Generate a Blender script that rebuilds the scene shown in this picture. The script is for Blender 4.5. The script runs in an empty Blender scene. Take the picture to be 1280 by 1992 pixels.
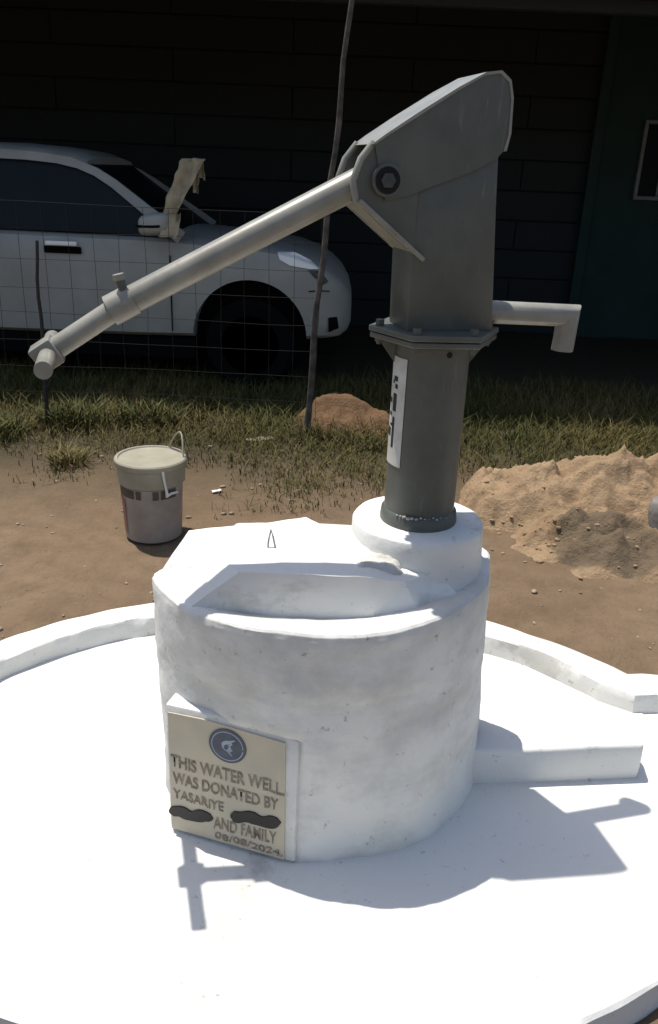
import bpy, bmesh, math, random
from mathutils import Vector, Matrix, noise

random.seed(7)
scene = bpy.context.scene
COL = scene.collection
PI = math.pi

# ------------------------------------------------------------------ camera
cam_d = bpy.data.cameras.new('camera')
cam = bpy.data.objects.new('camera', cam_d)
COL.objects.link(cam)
cam_d.sensor_fit = 'VERTICAL'
cam_d.sensor_height = 36.0
cam_d.lens = 36.0 * 1600.0 / 1992.0
cam_d.clip_start = 0.05
cam_d.clip_end = 2000
PITCH, ROLL = math.radians(22.6), math.radians(2.4)
cam.matrix_world = (Matrix.Translation((0, 0, 1.47))
                    @ Matrix.Rotation(PI / 2 - PITCH, 4, 'X')
                    @ Matrix.Rotation(ROLL, 4, 'Z'))
scene.camera = cam

# ------------------------------------------------------------------ sky, sun, exposure
SUN_TO = Vector((-0.256, 0.180, 1.0)).normalized()      # from the ground towards the sun
world = bpy.data.worlds.new('World')
scene.world = world
world.use_nodes = True
wn, wl = world.node_tree.nodes, world.node_tree.links
wn.clear()
w_out = wn.new('ShaderNodeOutputWorld')
w_bg = wn.new('ShaderNodeBackground')
w_sky = wn.new('ShaderNodeTexSky')
w_sky.sky_type = 'NISHITA'
w_sky.sun_disc = False
w_sky.sun_elevation = math.asin(SUN_TO.z)
w_sky.sun_rotation = math.atan2(SUN_TO.x, SUN_TO.y)
w_sky.air_density = 1.0
w_sky.dust_density = 2.0
wl.new(w_sky.outputs[0], w_bg.inputs[0])
w_bg.inputs[1].default_value = 0.122
wl.new(w_bg.outputs[0], w_out.inputs[0])

sun_d = bpy.data.lights.new('sun', 'SUN')
sun_d.energy = 5.0
sun_d.angle = math.radians(0.53)
sun_d.color = (1.0, 0.95, 0.87)
sun = bpy.data.objects.new('sun', sun_d)
COL.objects.link(sun)
sun.rotation_euler = SUN_TO.to_track_quat('Z', 'Y').to_euler()
sun.location = (-3, 3, 12)

vs = scene.view_settings
vs.view_transform = 'Standard'
vs.look = 'None'
vs.exposure = 0.25
vs.gamma = 1.0
vs.use_curve_mapping = False


# ------------------------------------------------------------------ materials
def new_mat(name):
    m = bpy.data.materials.new(name)
    m.use_nodes = True
    nt = m.node_tree
    b = nt.nodes['Principled BSDF']
    return m, nt, b


def coords(nt, scale=1.0, space='Object'):
    tc = nt.nodes.new('ShaderNodeTexCoord')
    mp = nt.nodes.new('ShaderNodeMapping')
    mp.inputs['Scale'].default_value = (scale, scale, scale) if not hasattr(scale, '__len__') else scale
    nt.links.new(tc.outputs[space], mp.inputs[0])
    return mp.outputs[0]


def nz(nt, vec, scale, detail=5, rough=0.6):
    n = nt.nodes.new('ShaderNodeTexNoise')
    n.inputs['Scale'].default_value = scale
    n.inputs['Detail'].default_value = detail
    n.inputs['Roughness'].default_value = rough
    nt.links.new(vec, n.inputs['Vector'])
    return n.outputs['Fac']


def ramp(nt, fac, stops):
    r = nt.nodes.new('ShaderNodeValToRGB')
    e = r.color_ramp.elements
    while len(e) < len(stops):
        e.new(0.5)
    for i, (p, c) in enumerate(stops):
        e[i].position = p
        e[i].color = (c[0], c[1], c[2], 1)
    nt.links.new(fac, r.inputs[0])
    return r.outputs[0]


def mixc(nt, fac, a, b):
    m = nt.nodes.new('ShaderNodeMix')
    m.data_type = 'RGBA'
    if hasattr(fac, 'links'):
        nt.links.new(fac, m.inputs[0])
    else:
        m.inputs[0].default_value = fac
    for s, v in ((6, a), (7, b)):
        if hasattr(v, 'links'):
            nt.links.new(v, m.inputs[s])
        else:
            m.inputs[s].default_value = (v[0], v[1], v[2], 1)
    return m.outputs[2]


def bump(nt, b, fac, strength, dist):
    bp = nt.nodes.new('ShaderNodeBump')
    bp.inputs['Strength'].default_value = strength
    bp.inputs['Distance'].default_value = dist
    nt.links.new(fac, bp.inputs['Height'])
    nt.links.new(bp.outputs[0], b.inputs['Normal'])


def simple(name, c1, c2=None, scale=20, rough=0.6, metal=0.0, bmp=0.0, bdist=0.004, lo=0.35, hi=0.68, coat=0.0, space='Object'):
    m, nt, b = new_mat(name)
    v = coords(nt, 1.0, space)
    n = nz(nt, v, scale)
    c2 = c2 or tuple(x * 0.8 for x in c1)
    nt.links.new(ramp(nt, n, [(lo, c2), (hi, c1)]), b.inputs['Base Color'])
    b.inputs['Roughness'].default_value = rough
    b.inputs['Metallic'].default_value = metal
    if coat:
        b.inputs['Coat Weight'].default_value = coat
        b.inputs['Coat Roughness'].default_value = 0.12
    if bmp:
        bump(nt, b, nz(nt, v, scale * 2.5, 6), bmp, bdist)
    return m


def whitewash(name, dirt, dscale=5.0, base=(0.64, 0.635, 0.605), dark=(0.49, 0.485, 0.45)):
    m, nt, b = new_mat(name)
    v = coords(nt, 1.0, 'Object')
    n1 = nz(nt, v, dscale, 7, 0.68)
    n2 = nz(nt, coords(nt, (1.2, 1.2, 2.6)), 3.0, 6, 0.6)      # horizontal trowel streaks
    mul = nt.nodes.new('ShaderNodeMath')
    mul.operation = 'MULTIPLY'
    nt.links.new(n1, mul.inputs[0])
    nt.links.new(n2, mul.inputs[1])
    c = ramp(nt, mul.outputs[0], [(0.16, dark), (0.16 + dirt, base)])
    sp = ramp(nt, nz(nt, v, 38, 3, 0.7), [(0.27, (0.60, 0.59, 0.54)), (0.36, (1, 1, 1))])
    mm = nt.nodes.new('ShaderNodeMix')
    mm.data_type = 'RGBA'
    mm.blend_type = 'MULTIPLY'
    mm.inputs[0].default_value = 1.0
    nt.links.new(c, mm.inputs[6])
    nt.links.new(sp, mm.inputs[7])
    nt.links.new(mm.outputs[2], b.inputs['Base Color'])
    b.inputs['Roughness'].default_value = 0.75
    bump(nt, b, nz(nt, v, 26, 8, 0.62), 0.45, 0.006)
    return m


M = {}
M['white'] = whitewash('white_paint', 0.05)
M['apron'] = whitewash('apron_white_paint', 0.035, 2.2, dark=(0.47, 0.465, 0.435))
M['drum'] = whitewash('patchy_white_paint', 0.13, 4.5)
M['rough_plaster'] = simple('rough_plaster', (0.60, 0.595, 0.55), (0.42, 0.41, 0.37), 22, 0.9, bmp=0.6, bdist=0.008)
M['pump'] = simple('shaded_grey_paint', (0.092, 0.098, 0.084), (0.066, 0.072, 0.061), 9, 0.45, bmp=0.08, bdist=0.003)  # grey pump paint, darkened in colour for the shaded faces
M['handle'] = simple('sunlit_grey_paint', (0.27, 0.265, 0.225), (0.19, 0.185, 0.155), 14, 0.33, bmp=0.10, bdist=0.003)  # same grey made lighter for sun on handle, spout, cap top and rims
for k in ('pump', 'handle'):
    nt = M[k].node_tree
    b_ = nt.nodes['Principled BSDF']
    src = b_.inputs['Base Color'].links[0].from_socket
    v_ = coords(nt, 1.0, 'Object')
    spots = ramp(nt, nz(nt, v_, 42, 8, 0.75), [(0.62, (0, 0, 0)), (0.70, (0.75, 0.75, 0.75))])
    c_ = mixc(nt, spots, src, (0.085, 0.052, 0.032))
    pale = ramp(nt, nz(nt, coords(nt, (60, 60, 7)), 1.4, 6, 0.7), [(0.60, (0, 0, 0)), (0.74, (0.35, 0.35, 0.35))])
    nt.links.new(mixc(nt, pale, c_, (0.26, 0.26, 0.235)), b_.inputs['Base Color'])
M['pump_dark'] = simple('pump_dark_steel', (0.06, 0.065, 0.06), (0.03, 0.032, 0.03), 25, 0.5)
M['hole'] = simple('hole_shade_black', (0.006, 0.006, 0.006), (0.004, 0.004, 0.004), 10, 0.9)  # black discs stand for the darkness inside holes and recesses
M['weld'] = simple('weld_bead_pale', (0.45, 0.45, 0.42), (0.2, 0.2, 0.19), 60, 0.7)
M['sticker'] = simple('sticker_paper', (0.52, 0.52, 0.48), (0.40, 0.40, 0.36), 25, 0.55)
M['ink'] = simple('black_ink', (0.015, 0.014, 0.014), (0.01, 0.01, 0.01), 20, 0.6)
M['plaque'] = simple('plaque_cream_paint', (0.50, 0.435, 0.325), (0.41, 0.375, 0.295), 9, 0.75, bmp=0.15)
M['letters'] = simple('letter_brown_paint', (0.115, 0.09, 0.066), (0.27, 0.225, 0.165), 55, 0.8)
M['emblem'] = simple('emblem_blue_grey', (0.085, 0.097, 0.125), (0.06, 0.068, 0.092), 40, 0.7)
M['emblem_pale'] = simple('emblem_pale', (0.33, 0.37, 0.43), (0.24, 0.28, 0.34), 50, 0.7)
M['scribble'] = simple('redaction_black', (0.012, 0.010, 0.009), (0.008, 0.007, 0.006), 30, 0.6)
M['wire'] = simple('rusty_wire', (0.009, 0.008, 0.008), (0.006, 0.006, 0.006), 30, 0.9)
M['rust'] = simple('rusty_iron', (0.035, 0.03, 0.027), (0.015, 0.013, 0.012), 30, 0.8)
M['stick'] = simple('weathered_stick', (0.10, 0.085, 0.07), (0.03, 0.026, 0.022), 16, 0.9, bmp=0.5)
M['bucket'] = simple('bucket_plastic', (0.31, 0.275, 0.24), (0.22, 0.19, 0.165), 9, 0.5)
M['lid'] = simple('lid_plastic', (0.295, 0.275, 0.21), (0.22, 0.205, 0.15), 10, 0.5)
M['b_band'] = simple('bucket_print_dark', (0.075, 0.05, 0.045), (0.045, 0.03, 0.03), 18, 0.5)
M['b_red'] = simple('bucket_print_red', (0.26, 0.115, 0.085), (0.18, 0.09, 0.07), 14, 0.55)
M['tie'] = simple('white_plastic_tie', (0.66, 0.66, 0.62), (0.55, 0.55, 0.5), 20, 0.5)
M['car'] = simple('greyed_white_car_paint', (0.32, 0.318, 0.285), (0.25, 0.248, 0.22), 3, 0.55)  # white paint greyed in colour for the car's shaded look
M['glass'] = simple('dark_car_glass', (0.006, 0.008, 0.011), (0.004, 0.006, 0.008), 4, 0.45)
M['glass'].node_tree.nodes['Principled BSDF'].inputs['Specular IOR Level'].default_value = 0.2
M['rubber'] = simple('black_rubber', (0.004, 0.004, 0.004), (0.003, 0.003, 0.003), 14, 0.95)
M['rim'] = simple('dark_wheel_rim', (0.006, 0.006, 0.006), (0.004, 0.004, 0.004), 14, 0.8)
for k in ('rubber', 'rim'):
    M[k].node_tree.nodes['Principled BSDF'].inputs['Specular IOR Level'].default_value = 0.1
M['lamp'] = simple('headlight_lens', (0.88, 0.87, 0.80), (0.78, 0.77, 0.70), 8, 0.18, coat=0.5)  # lens colour raised to carry the sunlight on the headlight
M['lamp_dark'] = simple('headlight_lower_lens', (0.05, 0.05, 0.045), (0.03, 0.03, 0.028), 12, 0.2)
M['cloth'] = simple('yellow_cloth', (0.45, 0.38, 0.25), (0.30, 0.245, 0.155), 12, 0.9, bmp=0.4, bdist=0.01)
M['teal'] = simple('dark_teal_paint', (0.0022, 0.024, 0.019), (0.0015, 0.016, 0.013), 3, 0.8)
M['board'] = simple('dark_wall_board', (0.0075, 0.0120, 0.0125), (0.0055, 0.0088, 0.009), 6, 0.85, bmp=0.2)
M['frame'] = simple('window_frame_paint', (0.15, 0.16, 0.155), (0.09, 0.095, 0.09), 12, 0.6)
M['pane'] = simple('dark_window_glass', (0.004, 0.005, 0.007), (0.003, 0.004, 0.005), 3, 0.5)
M['pane'].node_tree.nodes['Principled BSDF'].inputs['Specular IOR Level'].default_value = 0.1
M['roofing'] = simple('rusted_roof_sheet', (0.025, 0.024, 0.024), (0.013, 0.012, 0.012), 4, 0.85)
M['stump'] = simple('grey_post_concrete', (0.20, 0.185, 0.165), (0.12, 0.11, 0.10), 20, 0.9, bmp=0.5, bdist=0.01)
M['stone'] = simple('small_stones', (0.30, 0.24, 0.18), (0.16, 0.12, 0.09), 30, 0.9, bmp=0.3)


def ground_mat():
    m, nt, b = new_mat('sandy_soil')
    v = coords(nt, 1.0, 'Object')
    n1 = nz(nt, v, 0.9, 6, 0.6)
    n2 = nz(nt, v, 7.0, 8, 0.7)
    n3 = nz(nt, v, 55.0, 6, 0.75)
    sand = ramp(nt, n1, [(0.32, (0.138, 0.095, 0.060)), (0.52, (0.182, 0.127, 0.081)), (0.72, (0.222, 0.158, 0.104))])
    sand = mixc(nt, ramp(nt, n2, [(0.42, (0, 0, 0)), (0.70, (0.55, 0.55, 0.55))]), sand, (0.088, 0.064, 0.036))
    sand = mixc(nt, ramp(nt, n3, [(0.56, (0, 0, 0)), (0.74, (0.5, 0.5, 0.5))]), sand, (0.062, 0.046, 0.028))
    # darker humus soil where the grass grows (towards the fence)
    sep = nt.nodes.new('ShaderNodeSeparateXYZ')
    nt.links.new(v, sep.inputs[0])
    ma = nt.nodes.new('ShaderNodeMath')
    ma.operation = 'MULTIPLY_ADD'
    nt.links.new(n1, ma.inputs[0])
    ma.inputs[1].default_value = 1.6
    nt.links.new(sep.outputs['Y'], ma.inputs[2])
    mr = nt.nodes.new('ShaderNodeMapRange')
    nt.links.new(ma.outputs[0], mr.inputs[0])
    mr.inputs[1].default_value = 4.1
    mr.inputs[2].default_value = 5.3
    soil = mixc(nt, n2, (0.040, 0.034, 0.020), (0.062, 0.050, 0.030))
    nt.links.new(mixc(nt, mr.outputs[0], sand, soil), b.inputs['Base Color'])
    b.inputs['Roughness'].default_value = 0.95
    b.inputs['Specular IOR Level'].default_value = 0.15
    bump(nt, b, nz(nt, v, 34, 9, 0.72), 0.8, 0.02)
    return m


M['ground'] = ground_mat()


def sand_mat(name, c_hi, c_lo, dark_patch):
    m, nt, b = new_mat(name)
    v = coords(nt, 1.0, 'Object')
    n1 = nz(nt, v, 5.0, 8, 0.68)
    n2 = nz(nt, v, 40.0, 6, 0.75)
    c = ramp(nt, n1, [(0.33, c_lo), (0.60, c_hi)])
    c = mixc(nt, ramp(nt, n2, [(0.50, (0, 0, 0)), (0.72, (0.6, 0.6, 0.6))]), c, tuple(x * 0.45 for x in c_hi))
    if dark_patch:
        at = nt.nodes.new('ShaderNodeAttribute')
        at.attribute_name = 'dark_patch'
        c = mixc(nt, at.outputs['Fac'], c, (0.155, 0.116, 0.076))  # darker colour inside the masked patch
    nt.links.new(c, b.inputs['Base Color'])
    b.inputs['Roughness'].default_value = 0.95
    b.inputs['Specular IOR Level'].default_value = 0.15
    bump(nt, b, nz(nt, v, 30, 9, 0.72), 0.9, 0.03)
    return m


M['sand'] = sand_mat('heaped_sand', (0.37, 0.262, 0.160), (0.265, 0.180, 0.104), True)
M['earth'] = sand_mat('heaped_earth', (0.19, 0.112, 0.062), (0.12, 0.072, 0.04), False)


def blade_mat():
    m, nt, b = new_mat('grass_blades')
    at = nt.nodes.new('ShaderNodeAttribute')
    at.attribute_name = 'tint'
    c = ramp(nt, at.outputs['Fac'], [(0.0, (0.045, 0.055, 0.014)), (0.45, (0.085, 0.076, 0.022)), (0.75, (0.125, 0.10, 0.034)), (1.0, (0.18, 0.14, 0.06))])
    nt.links.new(c, b.inputs['Base Color'])
    b.inputs['Roughness'].default_value = 0.75
    b.inputs['Specular IOR Level'].default_value = 0.2
    return m


M['grass'] = blade_mat()


# ------------------------------------------------------------------ helpers
def mesh_obj(name, verts, faces, mat, parent=None, smooth=None, loc=None):
    me = bpy.data.meshes.new(name)
    me.from_pydata([tuple(v) for v in verts], [], faces)
    me.update()
    me.materials.append(M[mat])
    if smooth is not None:
        me.shade_smooth()
        me.set_sharp_from_angle(angle=math.radians(smooth))
    o = bpy.data.objects.new(name, me)
    COL.objects.link(o)
    if parent:
        o.parent = parent
    if loc:
        o.location = loc
    return o


def bm_obj(name, bm, mat, parent=None, smooth=None):
    bmesh.ops.recalc_face_normals(bm, faces=bm.faces)
    me = bpy.data.meshes.new(name)
    bm.to_mesh(me)
    bm.free()
    me.materials.append(M[mat])
    if smooth is not None:
        me.shade_smooth()
        me.set_sharp_from_angle(angle=math.radians(smooth))
    o = bpy.data.objects.new(name, me)
    COL.objects.link(o)
    if parent:
        o.parent = parent
    return o


def thing(name, label, cat, loc=(0, 0, 0), rz=0.0, group=None):
    o = bpy.data.objects.new(name, None)
    o.empty_display_size = 0.1
    COL.objects.link(o)
    o.location = loc
    o.rotation_euler = (0, 0, rz)
    tag(o, label, cat, group)
    return o


def tag(o, label, cat, group=None, kind=None):
    o['label'] = label
    o['category'] = cat
    if group:
        o['group'] = group
    if kind:
        o['kind'] = kind
    return o


def add_tube(bm, pts, rad, n=16, cap=True):
    """sweep a circle along pts; rad is a number or a list"""
    pts = [Vector(p) for p in pts]
    if not hasattr(rad, '__len__'):
        rad = [rad] * len(pts)
    rings = []
    ref = None
    for i, p in enumerate(pts):
        a = pts[max(i - 1, 0)]
        c = pts[min(i + 1, len(pts) - 1)]
        t = (c - a).normalized()
        if ref is None:
            ref = Vector((0, 0, 1)) if abs(t.z) < 0.9 else Vector((0, 1, 0))
        u = t.cross(ref).normalized()
        w = u.cross(t).normalized()
        ref = w
        rings.append([bm.verts.new(p + rad[i] * (u * math.cos(2 * PI * k / n) + w * math.sin(2 * PI * k / n))) for k in range(n)])
    for i in range(len(rings) - 1):
        for k in range(n):
            bm.faces.new((rings[i][k], rings[i][(k + 1) % n], rings[i + 1][(k + 1) % n], rings[i + 1][k]))
    if cap:
        bm.faces.new(rings[0][::-1])
        bm.faces.new(rings[-1])


def tube(name, pts, rad, mat, parent=None, n=16, smooth=40):
    bm = bmesh.new()
    add_tube(bm, pts, rad, n)
    return bm_obj(name, bm, mat, parent, smooth)


def add_prism(bm, poly, axis_fn, d0, d1):
    """poly: list of 2D; axis_fn(a,b,d)->3D"""
    A = [bm.verts.new(axis_fn(a, b, d0)) for a, b in poly]
    B = [bm.verts.new(axis_fn(a, b, d1)) for a, b in poly]
    n = len(poly)
    bm.faces.new(A)
    bm.faces.new(B[::-1])
    for i in range(n):
        bm.faces.new((A[i], B[i], B[(i + 1) % n], A[(i + 1) % n]))


def bevel(bm, w, seg=2):
    bmesh.ops.bevel(bm, geom=bm.edges[:], offset=w, segments=seg, affect='EDGES', profile=0.5, clamp_overlap=True)


def box(name, lo, hi, mat, parent=None, bev=0.0, seg=2):
    bm = bmesh.new()
    x0, y0, z0 = lo
    x1, y1, z1 = hi
    add_prism(bm, [(x0, y0), (x1, y0), (x1, y1), (x0, y1)], lambda a, b, d: (a, b, d), z0, z1)
    if bev:
        bmesh.ops.recalc_face_normals(bm, faces=bm.faces)
        bevel(bm, bev, seg)
    return bm_obj(name, bm, mat, parent, 35 if bev else None)


def lathe(name, prof, mat, parent=None, n=48, loc=None, smooth=35, a0=0.0, a1=2 * PI, wob=0.0, jit=None):
    full = abs(a1 - a0 - 2 * PI) < 1e-6
    m = n if full else n + 1
    V, F = [], []
    for (r, z) in prof:
        for k in range(m):
            a = a0 + (a1 - a0) * k / n
            rr = r
            if wob:
                rr += wob * noise.noise(Vector((math.cos(a) * 2.3, math.sin(a) * 2.3, z * 6 + 3)))
            V.append((rr * math.cos(a), rr * math.sin(a), z))
    P = len(prof)
    for i in range(P - 1):
        for k in range(n):
            k2 = (k + 1) % m
            F.append((i * m + k, i * m + k2, (i + 1) * m + k2, (i + 1) * m + k))
    if full:
        if prof[0][0] > 1e-4:
            F.append(tuple(range(m))[::-1])
        if prof[-1][0] > 1e-4:
            F.append(tuple(range((P - 1) * m, P * m)))
    return mesh_obj(name, V, F, mat, parent, smooth, loc)


def fbm(x, y, z=0.0, o=4):
    s, a, f = 0.0, 0.5, 1.0
    for i in range(o):
        s += a * noise.noise(Vector((x * f, y * f, z + i * 7.3)))
        a *= 0.5
        f *= 2.1
    return s


def sst(a, b, x):
    t = max(0.0, min(1.0, (x - a) / (b - a)))
    return t * t * (3 - 2 * t)


# ------------------------------------------------------------------ ground
ACX, ACY, ARX, ARY = -0.054, 1.76, 1.138, 0.849         # oval apron


def axis(lo, hi, step, far):
    v = []
    x = lo
    while x <= hi + 1e-6:
        v.append(x)
        x += step
    g = step
    x = hi
    while x < far:
        g *= 1.35
        x += g
        v.append(x)
    g = step
    x = lo
    while x > -far:
        g *= 1.35
        x -= g
        v.insert(0, x)
    return v


def ground_z(x, y):
    e = math.hypot((x - ACX) / ARX, (y - ACY) / ARY)
    n = 0.030 * fbm(x * 0.9, y * 0.9, 1.0) + 0.018 * fbm(x * 5.0, y * 5.0, 9.0) + 0.010 * fbm(x * 11.0, y * 11.0, 4.0, 3)
    far = max(abs(x), abs(y))
    n *= 1.0 - sst(8, 14, far)
    z = n
    if 0.9 < x < 2.3 and 1.4 < y < 2.35:
        z = min(z, -0.02 - 0.0)
    if e < 1.12:
        z = z * sst(1.0, 1.12, e) - 0.045 * (1 - sst(0.93, 1.0, e)) - 0.004
    return z


xs = axis(-3.0, 3.0, 0.045, 400)
ys = axis(0.4, 6.2, 0.045, 400)
V = [(x, y, ground_z(x, y)) for y in ys for x in xs]
nx = len(xs)
F = [(j * nx + i, j * nx + i + 1, (j + 1) * nx + i + 1, (j + 1) * nx + i) for j in range(len(ys) - 1) for i in range(nx - 1)]
g = mesh_obj('ground', V, F, 'ground', smooth=180)
g['kind'] = 'structure'

# ------------------------------------------------------------------ building with deep porch roof behind the car
WY = 8.5
bld = thing('building', 'dark board and teal walled building with a deep porch roof behind the car', 'building', (0, WY, 0))


def bp(x, y, z):
    return (x, y - WY, z)


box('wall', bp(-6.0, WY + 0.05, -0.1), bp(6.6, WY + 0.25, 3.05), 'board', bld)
bh = 0.27
row = 0
z = 0.0
while z < 3.0:
    off = (row % 2) * 1.1
    x = -6.0 - off
    while x < 2.33:
        x1 = min(x + 2.2, 2.33)
        x0 = max(x, -6.0)
        if x1 - x0 > 0.1:
            d = random.uniform(0, 0.012)
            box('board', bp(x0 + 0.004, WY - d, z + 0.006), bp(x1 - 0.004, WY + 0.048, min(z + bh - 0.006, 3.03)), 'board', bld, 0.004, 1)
        x += 2.2
    z += bh
    row += 1
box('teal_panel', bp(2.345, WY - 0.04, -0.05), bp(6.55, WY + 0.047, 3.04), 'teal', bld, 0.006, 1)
box('corner_post', bp(2.30, WY - 0.10, -0.05), bp(2.40, WY - 0.042, 3.03), 'teal', bld, 0.006, 1)
win = box('window', bp(2.80, WY - 0.055, 1.35), bp(3.56, WY - 0.042, 1.97), 'pane', bld)
for a, b in (((2.765, 1.315), (2.80, 2.005)), ((3.56, 1.315), (3.595, 2.005)), ((2.80, 1.315), (3.56, 1.35)), ((2.80, 1.97), (3.56, 2.005))):
    box('window_frame', bp(a[0], WY - 0.085, a[1]), bp(b[0], WY - 0.042, b[1]), 'frame', win, 0.004, 1)
for x in (2.985, 3.19, 3.38):
    box('window_bar', bp(x - 0.009, WY - 0.078, 1.352), bp(x + 0.009, WY - 0.057, 1.968), 'frame', win)
# corrugated porch roof
V, F = [], []
nr = 360
x0, x1 = -6.4, 7.0
for sgn in (0.0, 0.012):
    for j in range(2):
        y = 5.46 if j == 0 else 8.9
        zz = 2.46 if j == 0 else 3.08
        for i in range(nr + 1):
            xx = x0 + (x1 - x0) * i / nr
            V.append(bp(xx, y, zz + 0.016 * math.sin(xx * 2 * PI / 0.15) + sgn))
m = nr + 1
for i in range(nr):
    F.append((i, i + 1, m + i + 1, m + i))
    F.append((2 * m + i, 3 * m + i, 3 * m + i + 1, 2 * m + i + 1))
    F.append((i, 2 * m + i, 2 * m + i + 1, i + 1))
    F.append((m + i, m + i + 1, 3 * m + i + 1, 3 * m + i))
mesh_obj('roof', V, F, 'roofing', bld, 60)
for x in (-5.6, -3.3, 3.1, 5.8):
    box('porch_post', bp(x - 0.05, 5.62, -0.1), bp(x + 0.05, 5.72, 2.40), 'board', bld, 0.006, 1)
box('roof_beam', bp(-6.2, 5.63, 2.385), bp(6.8, 5.71, 2.46), 'board', bld, 0.006, 1)
for s, xx in ((0, -6.1), (1, 6.62)):
    box('side_wall', bp(xx, 6.4, -0.1), bp(xx + 0.12, WY + 0.25, 2.6), 'board', bld)

# ------------------------------------------------------------------ parked car (faces right)
CY = 6.53
car = thing('parked_car', 'white car parked in shade behind the wire fence', 'car', (-2.0, CY, 0))


def cp(x, y, z):
    return Vector((x + 2.0, y, z))


# station: x, halfwidth, sill, shoulder, top
ST = [(0.10, 0.40, 0.44, 0.60, 0.62), (0.075, 0.56, 0.40, 0.67, 0.70), (0.02, 0.67, 0.375, 0.75, 0.78), (-0.06, 0.745, 0.37, 0.82, 0.85), (-0.16, 0.79, 0.365, 0.88, 0.905),
      (-0.32, 0.818, 0.36, 0.935, 0.955), (-0.55, 0.83, 0.36, 0.965, 0.99), (-0.85, 0.832, 0.36, 0.985, 1.02), (-1.10, 0.832, 0.355, 0.997, 1.035), (-1.35, 0.832, 0.35, 1.003, 1.02),
      (-2.2, 0.832, 0.345, 1.01, 1.02), (-3.2, 0.83, 0.345, 1.02, 1.03), (-3.75, 0.81, 0.36, 1.01, 1.03), (-4.05, 0.76, 0.40, 0.95, 0.97), (-4.15, 0.62, 0.45, 0.80, 0.82)]


def section(w, s, b, t):
    half = [(0.0, s), (0.80, s), (0.93, s + 0.004), (0.975, s + 0.03), (0.99, s + 0.22 * (b - s)), (1.0, s + 0.5 * (b - s)), (1.0, s + 0.72 * (b - s)), (0.985, s + 0.88 * (b - s)),
            (0.955, s + 0.97 * (b - s)), (0.90, b), (0.72, b + (t - b) * 0.6), (0.36, t), (0.0, t + 0.004)]
    left = [(-a * w, z) for a, z in half]
    right = [(a * w, z) for a, z in half[1:-1]][::-1]
    return left + right


bm = bmesh.new()
rings = []
for (x, w, s, b, t) in ST:
    rings.append([bm.verts.new(cp(x, y, z)) for y, z in section(w, s, b, t)])
n = len(rings[0])
for i in range(len(rings) - 1):
    for k in range(n):
        bm.faces.new((rings[i][k], rings[i][(k + 1) % n], rings[i + 1][(k + 1) % n], rings[i + 1][k]))
bm.faces.new(rings[0])
bm.faces.new(rings[-1][::-1])
body0 = bm_obj('body_raw', bm, 'car', None, 40)
# wheel arches cut out of the body
WHX = (-0.60, -3.18)
cut = bmesh.new()
for wx in WHX:
    for sy in (-1, 1):
        add_tube(cut, [cp(wx, sy * 1.0, 0.37), cp(wx, sy * 0.56, 0.37)], 0.392, 48)
cutter = bm_obj('cutter', cut, 'car')
md = body0.modifiers.new('arch', 'BOOLEAN')
md.object = cutter
md.operation = 'DIFFERENCE'
md.solver = 'EXACT'
dg = bpy.context.evaluated_depsgraph_get()
me = bpy.data.meshes.new_from_object(body0.evaluated_get(dg))
me.name = 'body'
me.shade_smooth()
me.set_sharp_from_angle(angle=math.radians(38))
body = bpy.data.objects.new('body', me)
COL.objects.link(body)
body.parent = car
for o in (body0, cutter):
    bpy.data.objects.remove(o, do_unlink=True)
# dark lining inside the arches, under-sill and floor
for wx in WHX:
    for sy in (-1, 1):
        tube('wheel_liner', [cp(wx, sy * 0.63, 0.37), cp(wx, sy * 0.57, 0.37)], 0.40, 'rubber', car, 40)
box('sill_trim', cp(-2.86, -0.79, 0.20), cp(-0.98, 0.79, 0.348), 'rubber', car, 0.02)
box('front_valance', cp(-0.21, -0.64, 0.24), cp(0.0, 0.64, 0.372), 'rubber', car, 0.02)
# wheels
for wx in WHX:
    for sy in (-1, 1):
        w_e = bpy.data.objects.new('wheel', None)
        COL.objects.link(w_e)
        w_e.parent = car
        w_e.location = cp(wx, sy * 0.70, 0.315)
        w_e.rotation_euler = (PI / 2 * -sy * -1, 0, 0)
        lathe('tyre', [(0.20, -0.09), (0.285, -0.10), (0.31, -0.07), (0.315, 0), (0.31, 0.07), (0.285, 0.10), (0.20, 0.09), (0.20, -0.09)], 'rubber', w_e, 40)
        lathe('rim', [(0.0, 0.03), (0.05, 0.035), (0.07, 0.0), (0.15, 0.02), (0.19, 0.075), (0.202, 0.08), (0.202, -0.08)], 'rim', w_e, 32)
# greenhouse: dark glass body, then roof and pillars
GX = [(-1.12, 1.025), (-1.74, 1.475), (-2.30, 1.515), (-2.95, 1.49), (-3.70, 1.03)]


def gy(z):
    return 0.775 - (z - 1.02) * 0.34


bm = bmesh.new()
A = [bm.verts.new(cp(x, -gy(z) + 0.015, z - 0.006)) for x, z in GX]
B = [bm.verts.new(cp(x, gy(z) - 0.015, z - 0.006)) for x, z in GX]
bm.faces.new(A)
bm.faces.new(B[::-1])
for i in range(len(GX)):
    j = (i + 1) % len(GX)
    bm.faces.new((A[i], B[i], B[j], A[j]))
bm_obj('window_glass', bm, 'glass', car)
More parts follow.
